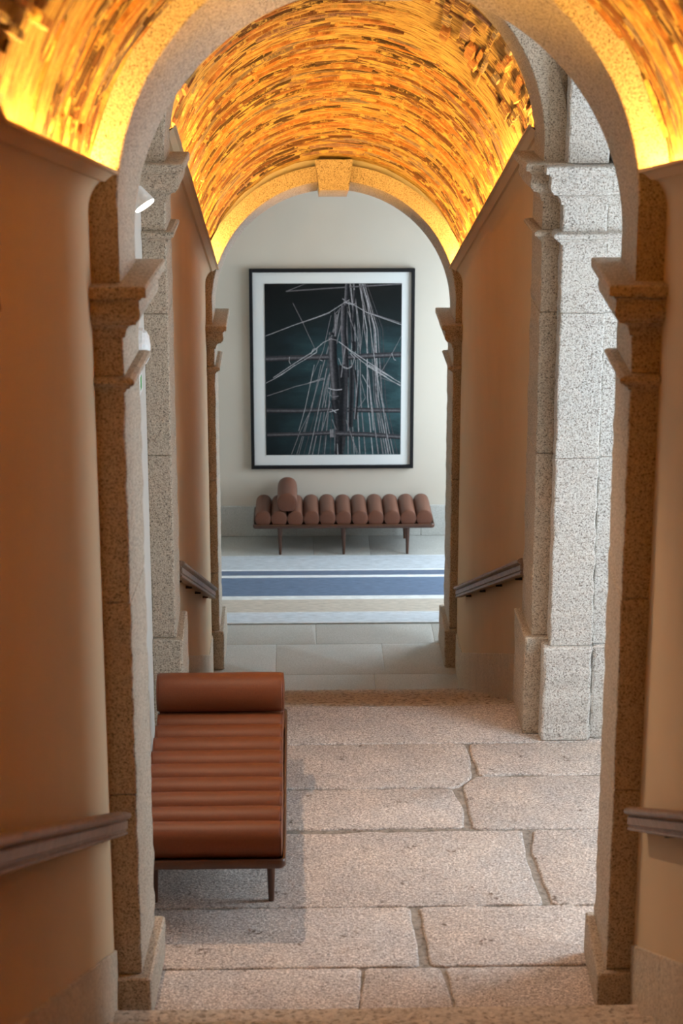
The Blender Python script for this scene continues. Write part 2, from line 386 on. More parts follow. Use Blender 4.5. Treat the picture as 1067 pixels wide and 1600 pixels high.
# ------------------------------------------------------------------ brick vaults
PAL = [((0.40, 0.17, 0.055), 5), ((0.17, 0.07, 0.03), 5), ((0.50, 0.29, 0.10), 4), ((0.24, 0.18, 0.15), 2), ((0.26, 0.15, 0.12), 2), ((0.08, 0.04, 0.02), 4), ((0.50, 0.21, 0.05), 2)]
PALW = [c for c, n in PAL for _ in range(n)]
def vpt(cen, a, y, h): return (( R_V-h)*math.cos(a), y, cen(y)+(R_V-h)*math.sin(a))
def brick_geo(cen, a0, a1, y0, y1, h):
    """one thin brick set into the vault: a short curved bar with chipped faces"""
    n = max(1, round((a1-a0)*R_V/0.13)) if (a1-a0)*R_V > (y1-y0) else 1
    rings = []
    J = lambda s: random.uniform(-s, s)
    for i in range(n+1):
        a = a0+(a1-a0)*i/n; ends = i in (0, n)
        aa = a+(0.004 if i == 0 else -0.004 if i == n else 0)
        hh = h-(0.006 if ends else 0)
        rings.append([vpt(cen, a, y0, -0.02), vpt(cen, aa+J(0.004), y0+0.004+J(0.004), hh*0.7+J(0.003)), vpt(cen, aa, (y0+y1)/2+J(0.01), hh+J(0.003)),
                      vpt(cen, aa+J(0.004), y1-0.004+J(0.004), hh*0.7+J(0.003)), vpt(cen, a, y1, -0.02)])
    v, f = loft(rings, close=False, caps=False)
    k = len(rings)-1
    f += [(4, 3, 2, 1, 0), tuple(k*5+j for j in range(5))]
    c = random.choice(PALW); m = random.uniform(0.75, 1.3)
    return v, f, tuple(x*m for x in c)+(1,)
def vault(name, cen, Y0, Y1, B0, B1, patches, label):
    root = tag(empty(name, (0, (Y0+Y1)/2, 0)), label, 'ceiling', kind='structure')
    off = (0, -(Y0+Y1)/2, 0)
    na = 110; ny = max(8, int((Y1-Y0)/0.045)); v = []; f = []
    for j in range(ny+1):
        y = Y0+(Y1-Y0)*j/ny
        for i in range(na+1):
            a = math.radians(3+174*i/na)
            p = Vector((a*R_V*5, y*16, 0))
            h = 0.010*noise.noise(p)+0.007*noise.noise(p*2.7+Vector((5, 0, 0)))
            v.append(vpt(cen, a, y, h))
    for j in range(ny):
        for i in range(na):
            k = j*(na+1)+i; f.append((k, k+1, k+na+2, k+na+1))
    bed = mesh_obj('mortar_bed', shift(v, off), f, 'mortar', root, smooth=True)
    # second skin a hand above so that no daylight leaks in
    v2 = []; f2 = []
    yy = [Y0, (Y0+Y1)/2, 4.8, Y1] if Y0 < 4.8 < Y1 else [Y0, Y1]; yy.sort()
    for y in yy:
        for i in range(25):
            a = math.radians(-20+220*i/24); v2.append(vpt(cen, a, y, -0.16))
    for j in range(len(yy)-1):
        for i in range(24):
            k = j*25+i; f2.append((k, k+1, k+26, k+25))
    mesh_obj('vault_back', shift(v2, off), f2, 'plaster', root)
    bricks = []
    def inpatch(a, y):
        d = math.degrees(a)
        return any(a0 <= d <= a1 and p0 <= y <= p1 for a0, a1, p0, p1 in patches)
    y = B0
    while y < B1:
        t = random.uniform(0.026, 0.062); a = math.radians(9)+random.uniform(0, 0.12)
        while a < math.radians(166):
            L = random.choice((0.14, 0.22, 0.28, 0.34, 0.42, 0.55))*random.uniform(0.85, 1.15)/R_V
            if random.random() > 0.22 and not (inpatch(a, y+t/2) and random.random() < 0.75) and not (inpatch(a+L, y+t/2) and random.random() < 0.6):
                wob = 0.012*math.sin(a*5+y*9)
                bricks.append(brick_geo(cen, a, a+L, y+wob, min(y+wob+t-0.008, B1), random.uniform(0.004, 0.024)))
            a += L+random.uniform(0.008, 0.03)
        y += t+random.uniform(0.003, 0.012)
    for a0, a1, p0, p1 in patches:                       # torn places where the bricks run along the vault
        a = math.radians(a0)
        while a < math.radians(a1):
            da = random.uniform(0.03, 0.095)/R_V; y = p0+random.uniform(-0.12, 0.03); pe = p0+(p1-p0)*random.uniform(0.35, 1.0)
            while y < pe:
                L = random.uniform(0.10, 0.34); sk = random.uniform(-0.03, 0.03)
                if y > Y0 and random.random() > 0.12: bricks.append(brick_geo(cen, a+sk, a+da*random.uniform(0.6, 1.1)+sk, max(y, B0), min(y+L, B1), random.uniform(0.012, 0.055)))
                y += L+random.uniform(0.01, 0.06)
            a += da+random.uniform(0.012, 0.05)/R_V
    def area(b):
        P = [project(p) for p in b[0]]; c = (sum(p[0] for p in P)/len(P), sum(p[1] for p in P)/len(P))
        if not (-10 < c[0] < IMG_W+10 and -10 < c[1] < IMG_H): return 0
        A = 0
        for q in b[1]:
            s = sum(P[q[i]][0]*P[q[(i+1) % len(q)]][1]-P[q[(i+1) % len(q)]][0]*P[q[i]][1] for i in range(len(q))); A += abs(s)/2
        return A
    bricks.sort(key=area, reverse=True)
    def polar(me):
        at = me.attributes.new('pc', 'FLOAT_VECTOR', 'POINT'); d = []
        for q in me.vertices:
            yy_ = q.co.y-off[1]; d += [math.atan2(q.co.z-cen(yy_), q.co.x)*R_V, yy_, 0.0]
        at.data.foreach_set('vector', d)
    polar(bed.data)
    def colour(me, cols):
        polar(me)
        at = me.color_attributes.new('bc', 'FLOAT_COLOR', 'POINT')
        at.data.foreach_set('color', [x for c in cols for x in c])
    for v, f, c in bricks[:298]:
        o = mesh_obj('brick', shift(v, off), f, 'brick', root); colour(o.data, [c]*len(v))
    V = []; F = []; Cc = []
    for v, f, c in bricks[298:]:
        k = len(V); V += v; F += [tuple(i+k for i in q) for q in f]; Cc += [c]*len(v)
    o = mesh_obj('brick_field', shift(V, off), F, 'brick', root); colour(o.data, Cc); o['kind'] = 'stuff'
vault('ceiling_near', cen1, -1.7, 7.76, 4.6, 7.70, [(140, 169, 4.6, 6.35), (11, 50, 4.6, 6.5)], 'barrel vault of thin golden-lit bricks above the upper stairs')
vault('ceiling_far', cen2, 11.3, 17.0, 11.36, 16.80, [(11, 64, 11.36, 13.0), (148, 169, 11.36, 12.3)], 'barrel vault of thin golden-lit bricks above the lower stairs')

# ------------------------------------------------------------------ stone arches
# impost profile: (projection, height below the impost top)
IMPOST = [(0.0, 0.0), (0.100, 0.0), (0.107, -0.006), (0.107, -0.042), (0.086, -0.044), (0.086, -0.054), (0.076, -0.058), (0.075, -0.085), (0.080, -0.110), (0.074, -0.135), (0.062, -0.146),
          (0.060, -0.156), (0.048, -0.158), (0.030, -0.166), (0.018, -0.180), (0.012, -0.200), (0.010, -0.214), (0.0, -0.216)]
ASTRAGAL = [(0.0, 0.0), (0.026, -0.002), (0.042, -0.010), (0.046, -0.020), (0.040, -0.032), (0.026, -0.038), (0.024, -0.046), (0.010, -0.052), (0.006, -0.064), (0.0, -0.066)]
def moulding(side, xin, xout, y0, y1, ztop, prof, sc=1.0, back=True, inner=1.0):
    rings = []
    for o, dz in prof:
        o *= sc; a, b = (xin-o*inner if side > 0 else xout, xout if side > 0 else xin+o*inner)
        x0, x1 = min(a, b), max(a, b); ya, yb = y0-o, y1+(o if back else 0)
        rings.append([(x0, ya, ztop+dz*sc), (x1, ya, ztop+dz*sc), (x1, yb, ztop+dz*sc), (x0, yb, ztop+dz*sc)])
    return loft(rings)
def stone_arch(name, label, y0, y1, hw, r, zf, ztop, zc0, zc1, ring, plinth_h, joints, xout, mat='granite', dx=0.0, nv=11, key=0.30, keydrop=0.05, cx=0.0, plinth=0.04, ast_d=0.37):
    root = tag(empty(name, (cx, y0, zf)), label, 'arch')
    loc = (cx, y0, zf)
    def put(nm, v, f, smooth=False, ang=35):
        w = []
        for x, y, z in v:
            w.append((x+dx*(y-y0)/(y1-y0), y-y0, z))
        o = mesh_obj(nm, w, f, mat, root)
        if smooth: autosmooth(o, ang)
        return o
    H = ztop-zf; ast = H-ast_d
    for s in (-1, 1):
        a, b = sorted((s*(hw-plinth), s*xout)); v, f = rough_block(a, b, y0-plinth, y1+plinth, 0, plinth_h, 0.015, 0.05, 0.004); put('plinth', v, f)
        zs = [plinth_h]+[j for j in joints if plinth_h+0.1 < j < ast-0.1]+[ast-0.04]
        a, b = sorted((s*hw, s*xout))
        for za, zb in zip(zs[:-1], zs[1:]):
            v, f = rough_block(a, b, y0, y1, za+0.001, zb-0.001, 0.010, 0.04, 0.003); put('shaft_stone', v, f)
        v, f = moulding(s, s*hw if s > 0 else -hw, s*xout, y0, y1, ast, ASTRAGAL); put('astragal', v, f, True, 22)
        v, f = rough_block(a, b, y0+0.001, y1-0.001, ast-0.001, H-0.2, 0.008, 0.04, 0.002); put('neck_stone', v, f)
        v, f = moulding(s, s*hw if s > 0 else -hw, s*xout, y0, y1, H, IMPOST); put('impost', v, f, True, 14)
    # springers (stilt) + voussoirs + keystone; the soffit follows the fall of the stairs
    c0, c1 = zc0-zf, zc1-zf
    for s in (-1, 1):
        rings = []
        for z in (0, 0.5, 1):
            ring_ = []
            for (xx, yy) in ((s*r, y0), (s*(r+ring), y0), (s*(r+ring), y1), (s*r, y1)):
                top = c0 if yy == y0 else c1
                ring_.append((xx, yy, H+(top-H)*z))
            rings.append(ring_)
        v, f = loft(rings); put('springer', v, f)
    ka = key/2/(r+ring*0.5)
    edges = [math.pi*i/(nv) for i in range(nv+1)]
    left = [ka+math.pi/2+(math.pi/2-ka)*i/(nv//2) for i in range(nv//2+1)]
    right = [math.pi-x for x in left]
    for seq in (left, right):
        for a0, a1 in zip(seq[:-1], seq[1:]):
            n = 5; rings = []; g = 0.0006/r*(1 if a1 > a0 else -1)
            for i in range(n+1):
                a = a0+g+(a1-a0-2*g)*i/n; ca, sa = math.cos(a), math.sin(a)
                e = 0.006
                R2 = r+ring
                rings.append([((r+e)*ca, y0, c0+(r+e)*sa), (R2*ca, y0, c0+R2*sa), (R2*ca, y1, c1+R2*sa), ((r+e)*ca, y1, c1+(r+e)*sa), (r*ca, y1-e, c1+r*sa), (r*ca, y0+e, c0+r*sa)])
            v, f = loft(rings); put('voussoir', v, f)
    kt, kb, fo = key/2+0.014, key/2-0.022, 0.05
    zt0, zb0 = c0+r+ring+0.05, c0+r*math.cos(ka)-keydrop; zt1, zb1 = c1+r+ring+0.05, c1+r*math.cos(ka)-keydrop
    v = [(-kb, y0-fo, zb0), (kb, y0-fo, zb0), (kt, y0-fo, zt0), (-kt, y0-fo, zt0), (-kb, y1+fo, zb1), (kb, y1+fo, zb1), (kt, y1+fo, zt1), (-kt, y1+fo, zt1)]
    put('keystone', v, [(0, 1, 2, 3), (7, 6, 5, 4), (0, 4, 5, 1), (1, 5, 6, 2), (2, 6, 7, 3), (3, 7, 4, 0)])
    return root
stone_arch('stone_arch', 'nearest granite arch framing the view from the upper stairs', 7.70, 8.20, 1.0, 1.005, 0.0, 3.21, 3.50, 3.31, 0.17, 0.21, [1.05, 1.9], 1.30, dx=0.022)
stone_arch('stone_arch', 'middle speckled granite arch at the head of the lower stairs', 10.90, 11.36, 1.03, 1.03, 0.0, 3.33, 3.42, 3.36, 0.13, 0.60, [1.69, 2.50], 1.17)
stone_arch('stone_arch', 'farthest granite arch with golden keystone before the picture wall', 16.90, 17.55, 1.03, 1.045, LOW, LOW+3.148, 1.48, 1.33, 0.135, 0.36, [0.9, 1.75], 1.30, key=0.29, keydrop=0.06)

# outer pier of the middle arch, on the landing side
def pier(s, X0, X1, Yf, Yb, label, inner=1.0):
    root = tag(empty('stone_pier', ((X0+X1)/2, Yf, 0)), label, 'pier'); c = ((X0+X1)/2, Yf, 0)
    a, b = min(X0, X1), max(X0, X1)
    xi, xo = (a, b) if s > 0 else (b, a)
    def put(nm, vf, sm=False):
        o = mesh_obj(nm, shift(vf[0], (-c[0], -c[1], 0)), vf[1], 'granite_pier', root)
        if sm: autosmooth(o, 30)
    pa, pb = (a-0.04*inner, b) if s > 0 else (a, b+0.04)
    put('plinth', rough_block(pa, pb, Yf-0.035, Yb, 0, 0.575, 0.018, 0.05, 0.005))
    for za, zb in ((0.575, 1.69), (1.69, 2.515), (2.515, 2.92)):
        put('shaft_stone', rough_block(a, b, Yf, Yb, za+0.001, zb-0.001, 0.010, 0.04, 0.004))
    put('astragal', moulding(s, xi, xo, Yf, Yb, 2.965, ASTRAGAL, 1.1, False, inner), True)
    put('neck_stone', rough_block(a, b, Yf, Yb, 2.92, 3.12, 0.010, 0.04, 0.002))
    put('impost', moulding(s, xi, xo, Yf, Yb, 3.325, IMPOST, 1.0, False, inner), True)
    put('upper_stone', rough_block(a+(0.02 if s > 0 else 0), b-(0.02 if s < 0 else 0), Yf+0.01, Yb, 3.328, 4.2, 0.012, 0.05, 0.003))
    put('upper_stone', rough_block(a+(0.02 if s > 0 else 0), b-(0.02 if s < 0 else 0), Yf+0.01, Yb, 4.205, 5.3, 0.012, 0.05, 0.003))
pier(1, 1.125, 1.37, 10.78, 10.93, 'pale daylit granite pier on the right of the landing')
pier(1, 1.372, 3.19, 10.815, 10.94, 'recessed granite pier behind the pale daylit one on the right', 0.0)

# ------------------------------------------------------------------ floors
def jit_poly(pts, step=0.05, amp=0.004, corner=0.02):
    out = []; n = len(pts)
    for i in range(n):
        p0, p1 = Vector(pts[i]), Vector(pts[(i+1) % n]); L = (p1-p0).length
        if L < 1e-6: continue
        d = (p1-p0)/L; nn = Vector((-d.y, d.x))
        c = min(corner, L*0.3); k = max(1, int((L-2*c)/step))
        for j in range(k+1):
            q = p0+d*(c+(L-2*c)*j/k)
            out.append(q+nn*amp*(noise.noise(Vector((q.x*7, q.y*7, 1.7)))*1.6+noise.noise(Vector((q.x*25, q.y*25, 4))))*1.0)
    return out
def slab(parent, off, pts, ztop, th, mat, amp=0.004, bev=0.008, drop=0.006, name='flagstone', corner=0.02, tilt=0.0015):
    P = jit_poly(pts, 0.05, amp, corner); c = sum(P, Vector((0, 0)))/len(P)
    tx, ty = random.uniform(-tilt, tilt), random.uniform(-tilt, tilt)
    rings = []
    for ins, z in ((0, -th), (0, -drop*1.6), (bev*0.5, -drop*0.4), (bev*1.6, 0)):
        rings.append([((p.x-(p-c).normalized().x*ins)-off[0], (p.y-(p-c).normalized().y*ins)-off[1], ztop+z+tx*(p.x-c.x)+ty*(p.y-c.y)-off[2]) for p in P])
    v, f = loft(rings); o = mesh_obj(name, v, f, mat, parent); autosmooth(o, 50); return o
fl = tag(empty('floor', (0, 9.4, 0)), 'worn pinkish granite flagstone floor of the landing', 'floor', kind='structure')
v, f = box(-1.3, 3.3, 7.3, 11.31, -0.25, -0.011); mesh_obj('grout_bed', shift(v, (0, -9.4, 0)), f, 'grout', fl)
XR = 3.25
FLAGS = [
 [(-1.2, 10.738), (1.6, 10.738), (1.6, 11.325), (-1.2, 11.325)], [(1.607, 10.738), (XR, 10.738), (XR, 11.325), (1.607, 11.325)],
 [(-1.2, 10.118), (0.545, 10.108), (0.640, 10.24), (0.652, 10.45), (0.640, 10.726), (-1.2, 10.728)],
 [(0.678, 10.275), (1.75, 10.272), (1.75, 10.726), (0.668, 10.726)], [(1.765, 10.262), (XR, 10.262), (XR, 10.726), (1.765, 10.726)],
 [(-1.2, 9.590), (0.0, 9.592), (0.545, 9.60), (0.552, 9.83), (0.520, 10.088), (-1.2, 10.098)],
 [(0.588, 9.572), (1.45, 9.572), (1.45, 10.255), (0.672, 10.255), (0.582, 10.13), (0.590, 9.85)], [(1.465, 9.572), (XR, 9.572), (XR, 10.25), (1.465, 10.25)],
 [(-1.2, 8.716), (0.852, 8.716), (0.842, 9.05), (0.828, 9.3), (0.850, 9.552), (0.12, 9.548), (-0.22, 9.528), (-0.6, 9.552), (-1.2, 9.556)],
 [(0.905, 8.716), (1.9, 8.716), (1.9, 9.556), (0.898, 9.556), (0.868, 9.3), (0.880, 9.02)], [(1.915, 8.716), (XR, 8.716), (XR, 9.556), (1.915, 9.556)],
 [(-1.2, 8.128), (0.222, 8.128), (0.226, 8.4), (0.210, 8.704), (-1.2, 8.704)], [(0.272, 8.130), (1.35, 8.130), (1.35, 8.704), (0.255, 8.704), (0.258, 8.4)], [(1.36, 8.13), (XR, 8.13), (XR, 8.704), (1.36, 8.704)],
 [(-1.2, 7.36), (-0.082, 7.36), (-0.066, 7.8), (-0.040, 8.116), (-1.2, 8.116)], [(-0.074, 7.36), (0.330, 7.36), (0.345, 7.78), (0.318, 8.116), (-0.030, 8.116), (-0.058, 7.8)],
 [(0.352, 7.36), (1.30, 7.36), (1.30, 8.116), (0.338, 8.116), (0.360, 7.8)]]
for P in FLAGS: slab(fl, (0, 9.4, 0), P, 0.0, 0.10, 'flagstone', amp=0.0085)
# lower landing
fl2 = tag(empty('floor_lower', (0, 18.6, LOW)), 'smooth pale stone floor of the lower landing', 'floor', kind='structure')
v, f = box(-2.7, 3.0, 15.9, 21.1, LOW-0.25, LOW-0.004); mesh_obj('grout_bed', shift(v, (0, -18.6, -LOW)), f, 'pale_floor', fl2)
rows = [15.90, 16.72, 17.52, 18.5, 19.4, 20.25, 21.08]
for i, (ya, yb) in enumerate(zip(rows[:-1], rows[1:])):
    xs = ([-1.3, 1.3] if i < 1 else [-2.65, -0.9+0.37*(i % 3), 0.95-0.5*(i % 2), 2.95])
    if i == 0: xs = [-1.3, 0.35, 1.3]
    for xa, xb in zip(xs[:-1], xs[1:]):
        slab(fl2, (0, 18.6, LOW), [(xa+0.0015, ya+0.0015), (xb-0.0015, ya+0.0015), (xb-0.0015, yb-0.0015), (xa+0.0015, yb-0.0015)], LOW, 0.08, 'pale_floor', amp=0.0008, bev=0.003, drop=0.002, corner=0.004, tilt=0.0)
# stairs
def stairs(name, label, steps, mat):
    y_, z_ = steps[0][0], steps[0][2]
    root = tag(empty(name, (0, y_, z_)), label, 'stairs', kind='structure')
    for ya, yb, z, th in steps:
        rings = []
        for ins, zz in ((0, z-th), (0, z-0.014), (0.004, z-0.005), (0.014, z)):
            ring_ = [(x, (ya+ins if k in (0, 1) else yb-0.002), zz) for k, x in ((0, -1.2), (1, 1.2), (2, 1.2), (3, -1.2))] if False else None
            pts = []
            m = 40
            for q in range(m+1):
                x = -1.14+2.28*q/m; pts.append((x, NOSE(ya, yb, ins, x), zz))
            pts += [(1.14, BACK(ya, yb), zz), (-1.14, BACK(ya, yb), zz)]
            rings.append([(a, b-y_, c-z_) for a, b, c in pts])
        v, f = loft(rings); o = mesh_obj('step', v, f, mat, root); autosmooth(o, 40)
    return root
# lower flight: goes down away from the camera, nosing on the far side
NOSE = lambda ya, yb, ins, x: yb+0.02-ins+0.003*noise.noise(Vector((x*6, ya, 0)))-0.006*math.exp(-x*x*2)
BACK = lambda ya, yb: ya
st = [(11.325+0.42*(k-1), 11.325+0.42*k, -0.1533*k, 0.30) for k in range(1, 12)]
stairs('stairs_lower', 'worn stone steps going down to the lower landing', st, 'step_stone')
# upper flight: comes down from the camera, nosing on the far side too
st = [(7.49-0.36*(k+1), 7.49-0.36*k, 0.155*(k+1), 0.32) for k in range(0, 21)]
stairs('stairs_upper', 'stone steps of the upper flight coming down to the landing', st, 'step_stone')
structure('floor_upper', box(-1.38, 1.38, -1.9, 7.49-0.36*21+0.02, 2.6, 0.155*21+0.155), 'step_stone', 'stone floor at the head of the upper stairs', 'floor')

# stone skirting that follows the stairs
def skirting(name, side, wx, y0, y1, line, h, n, label):
    root = tag(empty(name, (side*wx, y0, line(y0))), label, 'baseboard', kind='structure'); o0 = root.location.copy()
    for i in range(n):
        ya, yb = y0+(y1-y0)*i/n+0.002, y0+(y1-y0)*(i+1)/n-0.002
        rings = []
        for y in (ya, yb):
            zt, zb = line(y)+h, line(y)-0.35
            x0, x1 = side*(wx+0.03), side*(wx-0.012)
            rings.append([(x0, y, zb), (x1, y, zb), (x1, y, zt-0.004), (x1+side*0.004, y, zt), (x0, y, zt)])
        v, f = loft(rings); mesh_obj('skirting_slab', [(a-o0.x, b-o0.y, c-o0.z) for a, b, c in v], f, 'skirting_stone', root)
l1 = lambda y: 0.46*(7.70-y); l2 = lambda y: max(LOW, -0.365*(y-11.32))
skirting('baseboard_left', -1, 1.115, 3.2, 7.69, l1, 0.33, 7, 'stone skirting along the left wall of the upper stairs')
skirting('baseboard_right', 1, 1.115, 3.2, 7.69, l1, 0.33, 7, 'stone skirting along the right wall of the upper stairs')
skirting('baseboard_left_lower', -1, 1.10, 11.37, 16.88, l2, 0.33, 9, 'stone skirting along the left wall of the lower stairs')
skirting('baseboard_right_lower', 1, 1.10, 11.37, 16.88, l2, 0.33, 9, 'stone skirting along the right wall of the lower stairs')
bb = tag(empty('baseboard_back', (0, 21.04, LOW)), 'tall stone skirting along the picture wall', 'baseboard', kind='structure')
xs = [-2.6, -1.3, -0.34, 1.03, 2.89]
for xa, xb in zip(xs[:-1], xs[1:]):
    o = bm_obj('skirting_slab', bevel_box(xa+0.0015, xb-0.0015, -0.03, 0.02, 0.001, 0.345, 0.004, 1), 'pale_floor', bb)

# ------------------------------------------------------------------ handrails
RAILP = [(0.0, -0.046), (0.050, -0.050), (0.058, -0.046), (0.060, -0.036), (0.052, -0.032), (0.052, -0.026), (0.060, -0.020), (0.060, 0.012), (0.054, 0.018), (0.062, 0.022), (0.074, 0.030), (0.078, 0.040), (0.072, 0.050), (0.056, 0.056), (0.020, 0.056), (0.0, 0.050)]
def handrail(side, wx, ya, yb, z_of, nb, label):
    gap = 0.022
    root = tag(empty('handrail', (side*wx, ya, z_of(ya))), label, 'handrail'); o0 = root.location.copy()
    rings = [[(side*(wx-gap-o)-o0.x, y-o0.y, z_of(y)+dz-o0.z) for o, dz in RAILP] for y in (ya, ya+0.001, yb-0.001, yb)]
    v, f = loft(rings); rail_o = mesh_obj('rail', v, f, 'rail', root); autosmooth(rail_o, 25)
    v, f = loft([[(side*(wx-gap*1.1)-o0.x, y-o0.y, z_of(y)-0.03-o0.z), (side*(wx+0.005)-o0.x, y-o0.y, z_of(y)-0.03-o0.z), (side*(wx+0.005)-o0.x, y-o0.y, z_of(y)+0.03-o0.z), (side*(wx-gap*1.1)-o0.x, y-o0.y, z_of(y)+0.03-o0.z)] for y in (ya+0.12, yb-0.28)])
    mesh_obj('mounting_strip', v, f, 'rail', root)
    for i in range(nb):
        y = ya+(yb-ya)*(i+0.5)/nb; z = z_of(y)
        bm = bevel_box(min(side*(wx-0.045), side*(wx+0.004))-o0.x, max(side*(wx-0.045), side*(wx+0.004))-o0.x, y-0.018-o0.y, y+0.018-o0.y, z-0.056-o0.z, z-0.046-o0.z, 0.003, 1)
        bm_obj('bracket', bm, 'dark_metal', rail_o)
r1 = lambda y: 0.955+0.44*(7.62-y); r2 = lambda y: 0.905-0.367*(y-11.273)
handrail(-1, 1.115, 2.8, 7.60, r1, 4, 'moulded wooden handrail on the left wall of the upper stairs')
handrail(1, 1.115, 2.8, 7.52, r1, 4, 'moulded wooden handrail on the right wall of the upper stairs')
handrail(-1, 1.10, 11.42, 15.95, r2, 4, 'moulded wooden handrail on the left wall of the lower stairs')
handrail(1, 1.10, 11.42, 16.10, r2, 4, 'moulded wooden handrail on the right wall of the lower stairs')

# ------------------------------------------------------------------ daybeds (local: length along X, front = -Y, 0 = floor)
PITCHR, RR, RL = 0.1715, 0.086, 0.335
def roll_mesh(r, hl, name, sag=0.0):
    """leather roll along Y with softly rounded, slightly domed ends"""
    prof = [(-hl-0.006, 0.0), (-hl-0.004, r*0.6), (-hl-0.001, r*0.86), (-hl+0.001, r*0.925), (-hl+0.005, r*0.935), (-hl+0.007, r*0.975), (-hl+0.014, r*0.99), (-hl+0.05, r*1.0)]
    prof += [(-hl*0.5, r*1.012), (0, r*1.0), (hl*0.5, r*1.01)]+[(-y, q) for y, q in reversed(prof)]
    n = 32; v = []; f = []
    v.append((0, prof[0][0], 0))
    for y, q in prof[1:-1]:
        for k in range(n):
            a = 2*math.pi*k/n; ca, sa = math.cos(a), math.sin(a); e_ = 2/2.12
            x, z = q*math.copysign(abs(ca)**e_, ca), q*math.copysign(abs(sa)**e_, sa)
            if z < -0.82*q: z = -0.82*q-(abs(z)-0.82*q)*0.3
            wv = 1+0.006*math.sin(3*a+y*9)
            v.append((x*wv, y, z*wv))
    v.append((0, prof[-1][0], 0)); m = len(prof)-2
    for k in range(n): f.append((0, 1+(k+1) % n, 1+k)); f.append((len(v)-1, 1+(m-1)*n+k, 1+(m-1)*n+(k+1) % n))
    for i in range(m-1):
        for k in range(n): f.append((1+i*n+k, 1+i*n+(k+1) % n, 1+(i+1)*n+(k+1) % n, 1+(i+1)*n+k))
    me = bpy.data.meshes.new(name); me.from_pydata(v, [], f); me.polygons.foreach_set('use_smooth', [True]*len(f)); me.update()
    return me
def piping_mesh(r, hl, mat, e):
    v = []; f = []; n, m = 32, 6
    for k0 in (0,):
        for i in range(n):
            a = 2*math.pi*i/n; ca, sa = math.cos(a), math.sin(a); p = 2/2.12
            cx, cz = math.copysign(abs(ca)**p, ca), math.copysign(abs(sa)**p, sa)
            if cz < -0.82: cz = -0.82-(abs(cz)-0.82)*0.3
            for j in range(m):
                b = 2*math.pi*j/m; q = r*0.945+0.0036*math.cos(b); v.append((q*cx, e*(hl-0.003+0.0036*math.sin(b)), q*cz))
        for i in range(n):
            for j in range(m): f.append((k0+i*m+j, k0+i*m+(j+1) % m, k0+((i+1) % n)*m+(j+1) % m, k0+((i+1) % n)*m+j))
    me = bpy.data.meshes.new('piping'); me.from_pydata(v, [], f); me.polygons.foreach_set('use_smooth', [True]*len(f)); me.materials.append(M[mat]); me.update(); return me
def daybed(loc, rz, mat, label, bolster_label):
    root = tag(empty('daybed', loc), label, 'daybed', 'leather daybeds'); root.rotation_euler = (0, 0, rz)
    L, W = PITCHR*11/2+0.022, RL+0.022
    # tray with raised, rounded rim
    rings = []
    for ins, z, rr in ((0.035, 0.300, 0.02), (0.008, 0.306, 0.03), (0.0, 0.318, 0.035), (0.0, 0.342, 0.035), (0.004, 0.350, 0.033), (0.012, 0.352, 0.03), (0.018, 0.346, 0.025), (0.024, 0.334, 0.02)):
        rings.append([(x, y, z) for x, y in rrect(-L+ins, L-ins, -W+ins, W-ins, rr, 5)])
    v, f = loft(rings); o = mesh_obj('tray', v, f, 'walnut_frame', root); autosmooth(o, 40)
    for x in (-0.68, 0, 0.68):
        for y in (-W+0.075, W-0.075):
            v, f = loft([[(r*math.cos(2*math.pi*k/16), r*math.sin(2*math.pi*k/16), z) for k in range(16)] for z, r in ((0, 0.013), (0.01, 0.0145), (0.22, 0.022), (0.28, 0.027), (0.301, 0.034))])
            o = mesh_obj('leg', shift(v, (x, y, 0)), f, 'walnut_frame', root); autosmooth(o, 50)
    me = roll_mesh(RR, RL, 'roll_cushion'); me.materials.append(M[mat])
    pmes = [piping_mesh(RR, RL, mat, e) for e in (-1, 1)]
    for i in range(11):
        o = bpy.data.objects.new('roll_cushion', me); COL.objects.link(o); o.parent = root
        o.location = ((i-5)*PITCHR, random.uniform(-0.004, 0.004), 0.334+RR*0.875)
        o.rotation_euler = (0, 0, random.uniform(-0.008, 0.008)); o.scale = (0.996, 1, random.uniform(0.98, 1.02))
        for pme in pmes: pp = bpy.data.objects.new('piping', pme); COL.objects.link(pp); pp.parent = o
    bme = roll_mesh(0.106, RL+0.005, 'bolster_cushion'); bme.materials.append(M[mat])
    b = bpy.data.objects.new('bolster_cushion', bme); COL.objects.link(b)
    zc = 0.334+RR*0.875+math.sqrt((RR*1.02+0.1085)**2-(PITCHR/2)**2)
    p = Matrix.Rotation(rz, 4, 'Z') @ Vector((-3.5*PITCHR, 0, zc)); b.location = Vector(loc)+p; b.rotation_euler = (0, 0, rz)
    for e in (-1, 1): pp = bpy.data.objects.new('piping', piping_mesh(0.106, RL+0.005, mat, e)); COL.objects.link(pp); pp.parent = b
    tag(b, bolster_label, 'bolster', 'leather bolsters')
    return root
daybed((0.165, 20.62, LOW), 0.0, 'leather_far', 'tan leather roll daybed under the framed picture', 'round tan leather bolster on the daybed under the picture')
daybed((-0.742, 9.4645, 0.0), -math.pi/2, 'leather', 'cognac leather roll daybed on the landing flagstones', 'round cognac leather bolster on the nearer daybed')

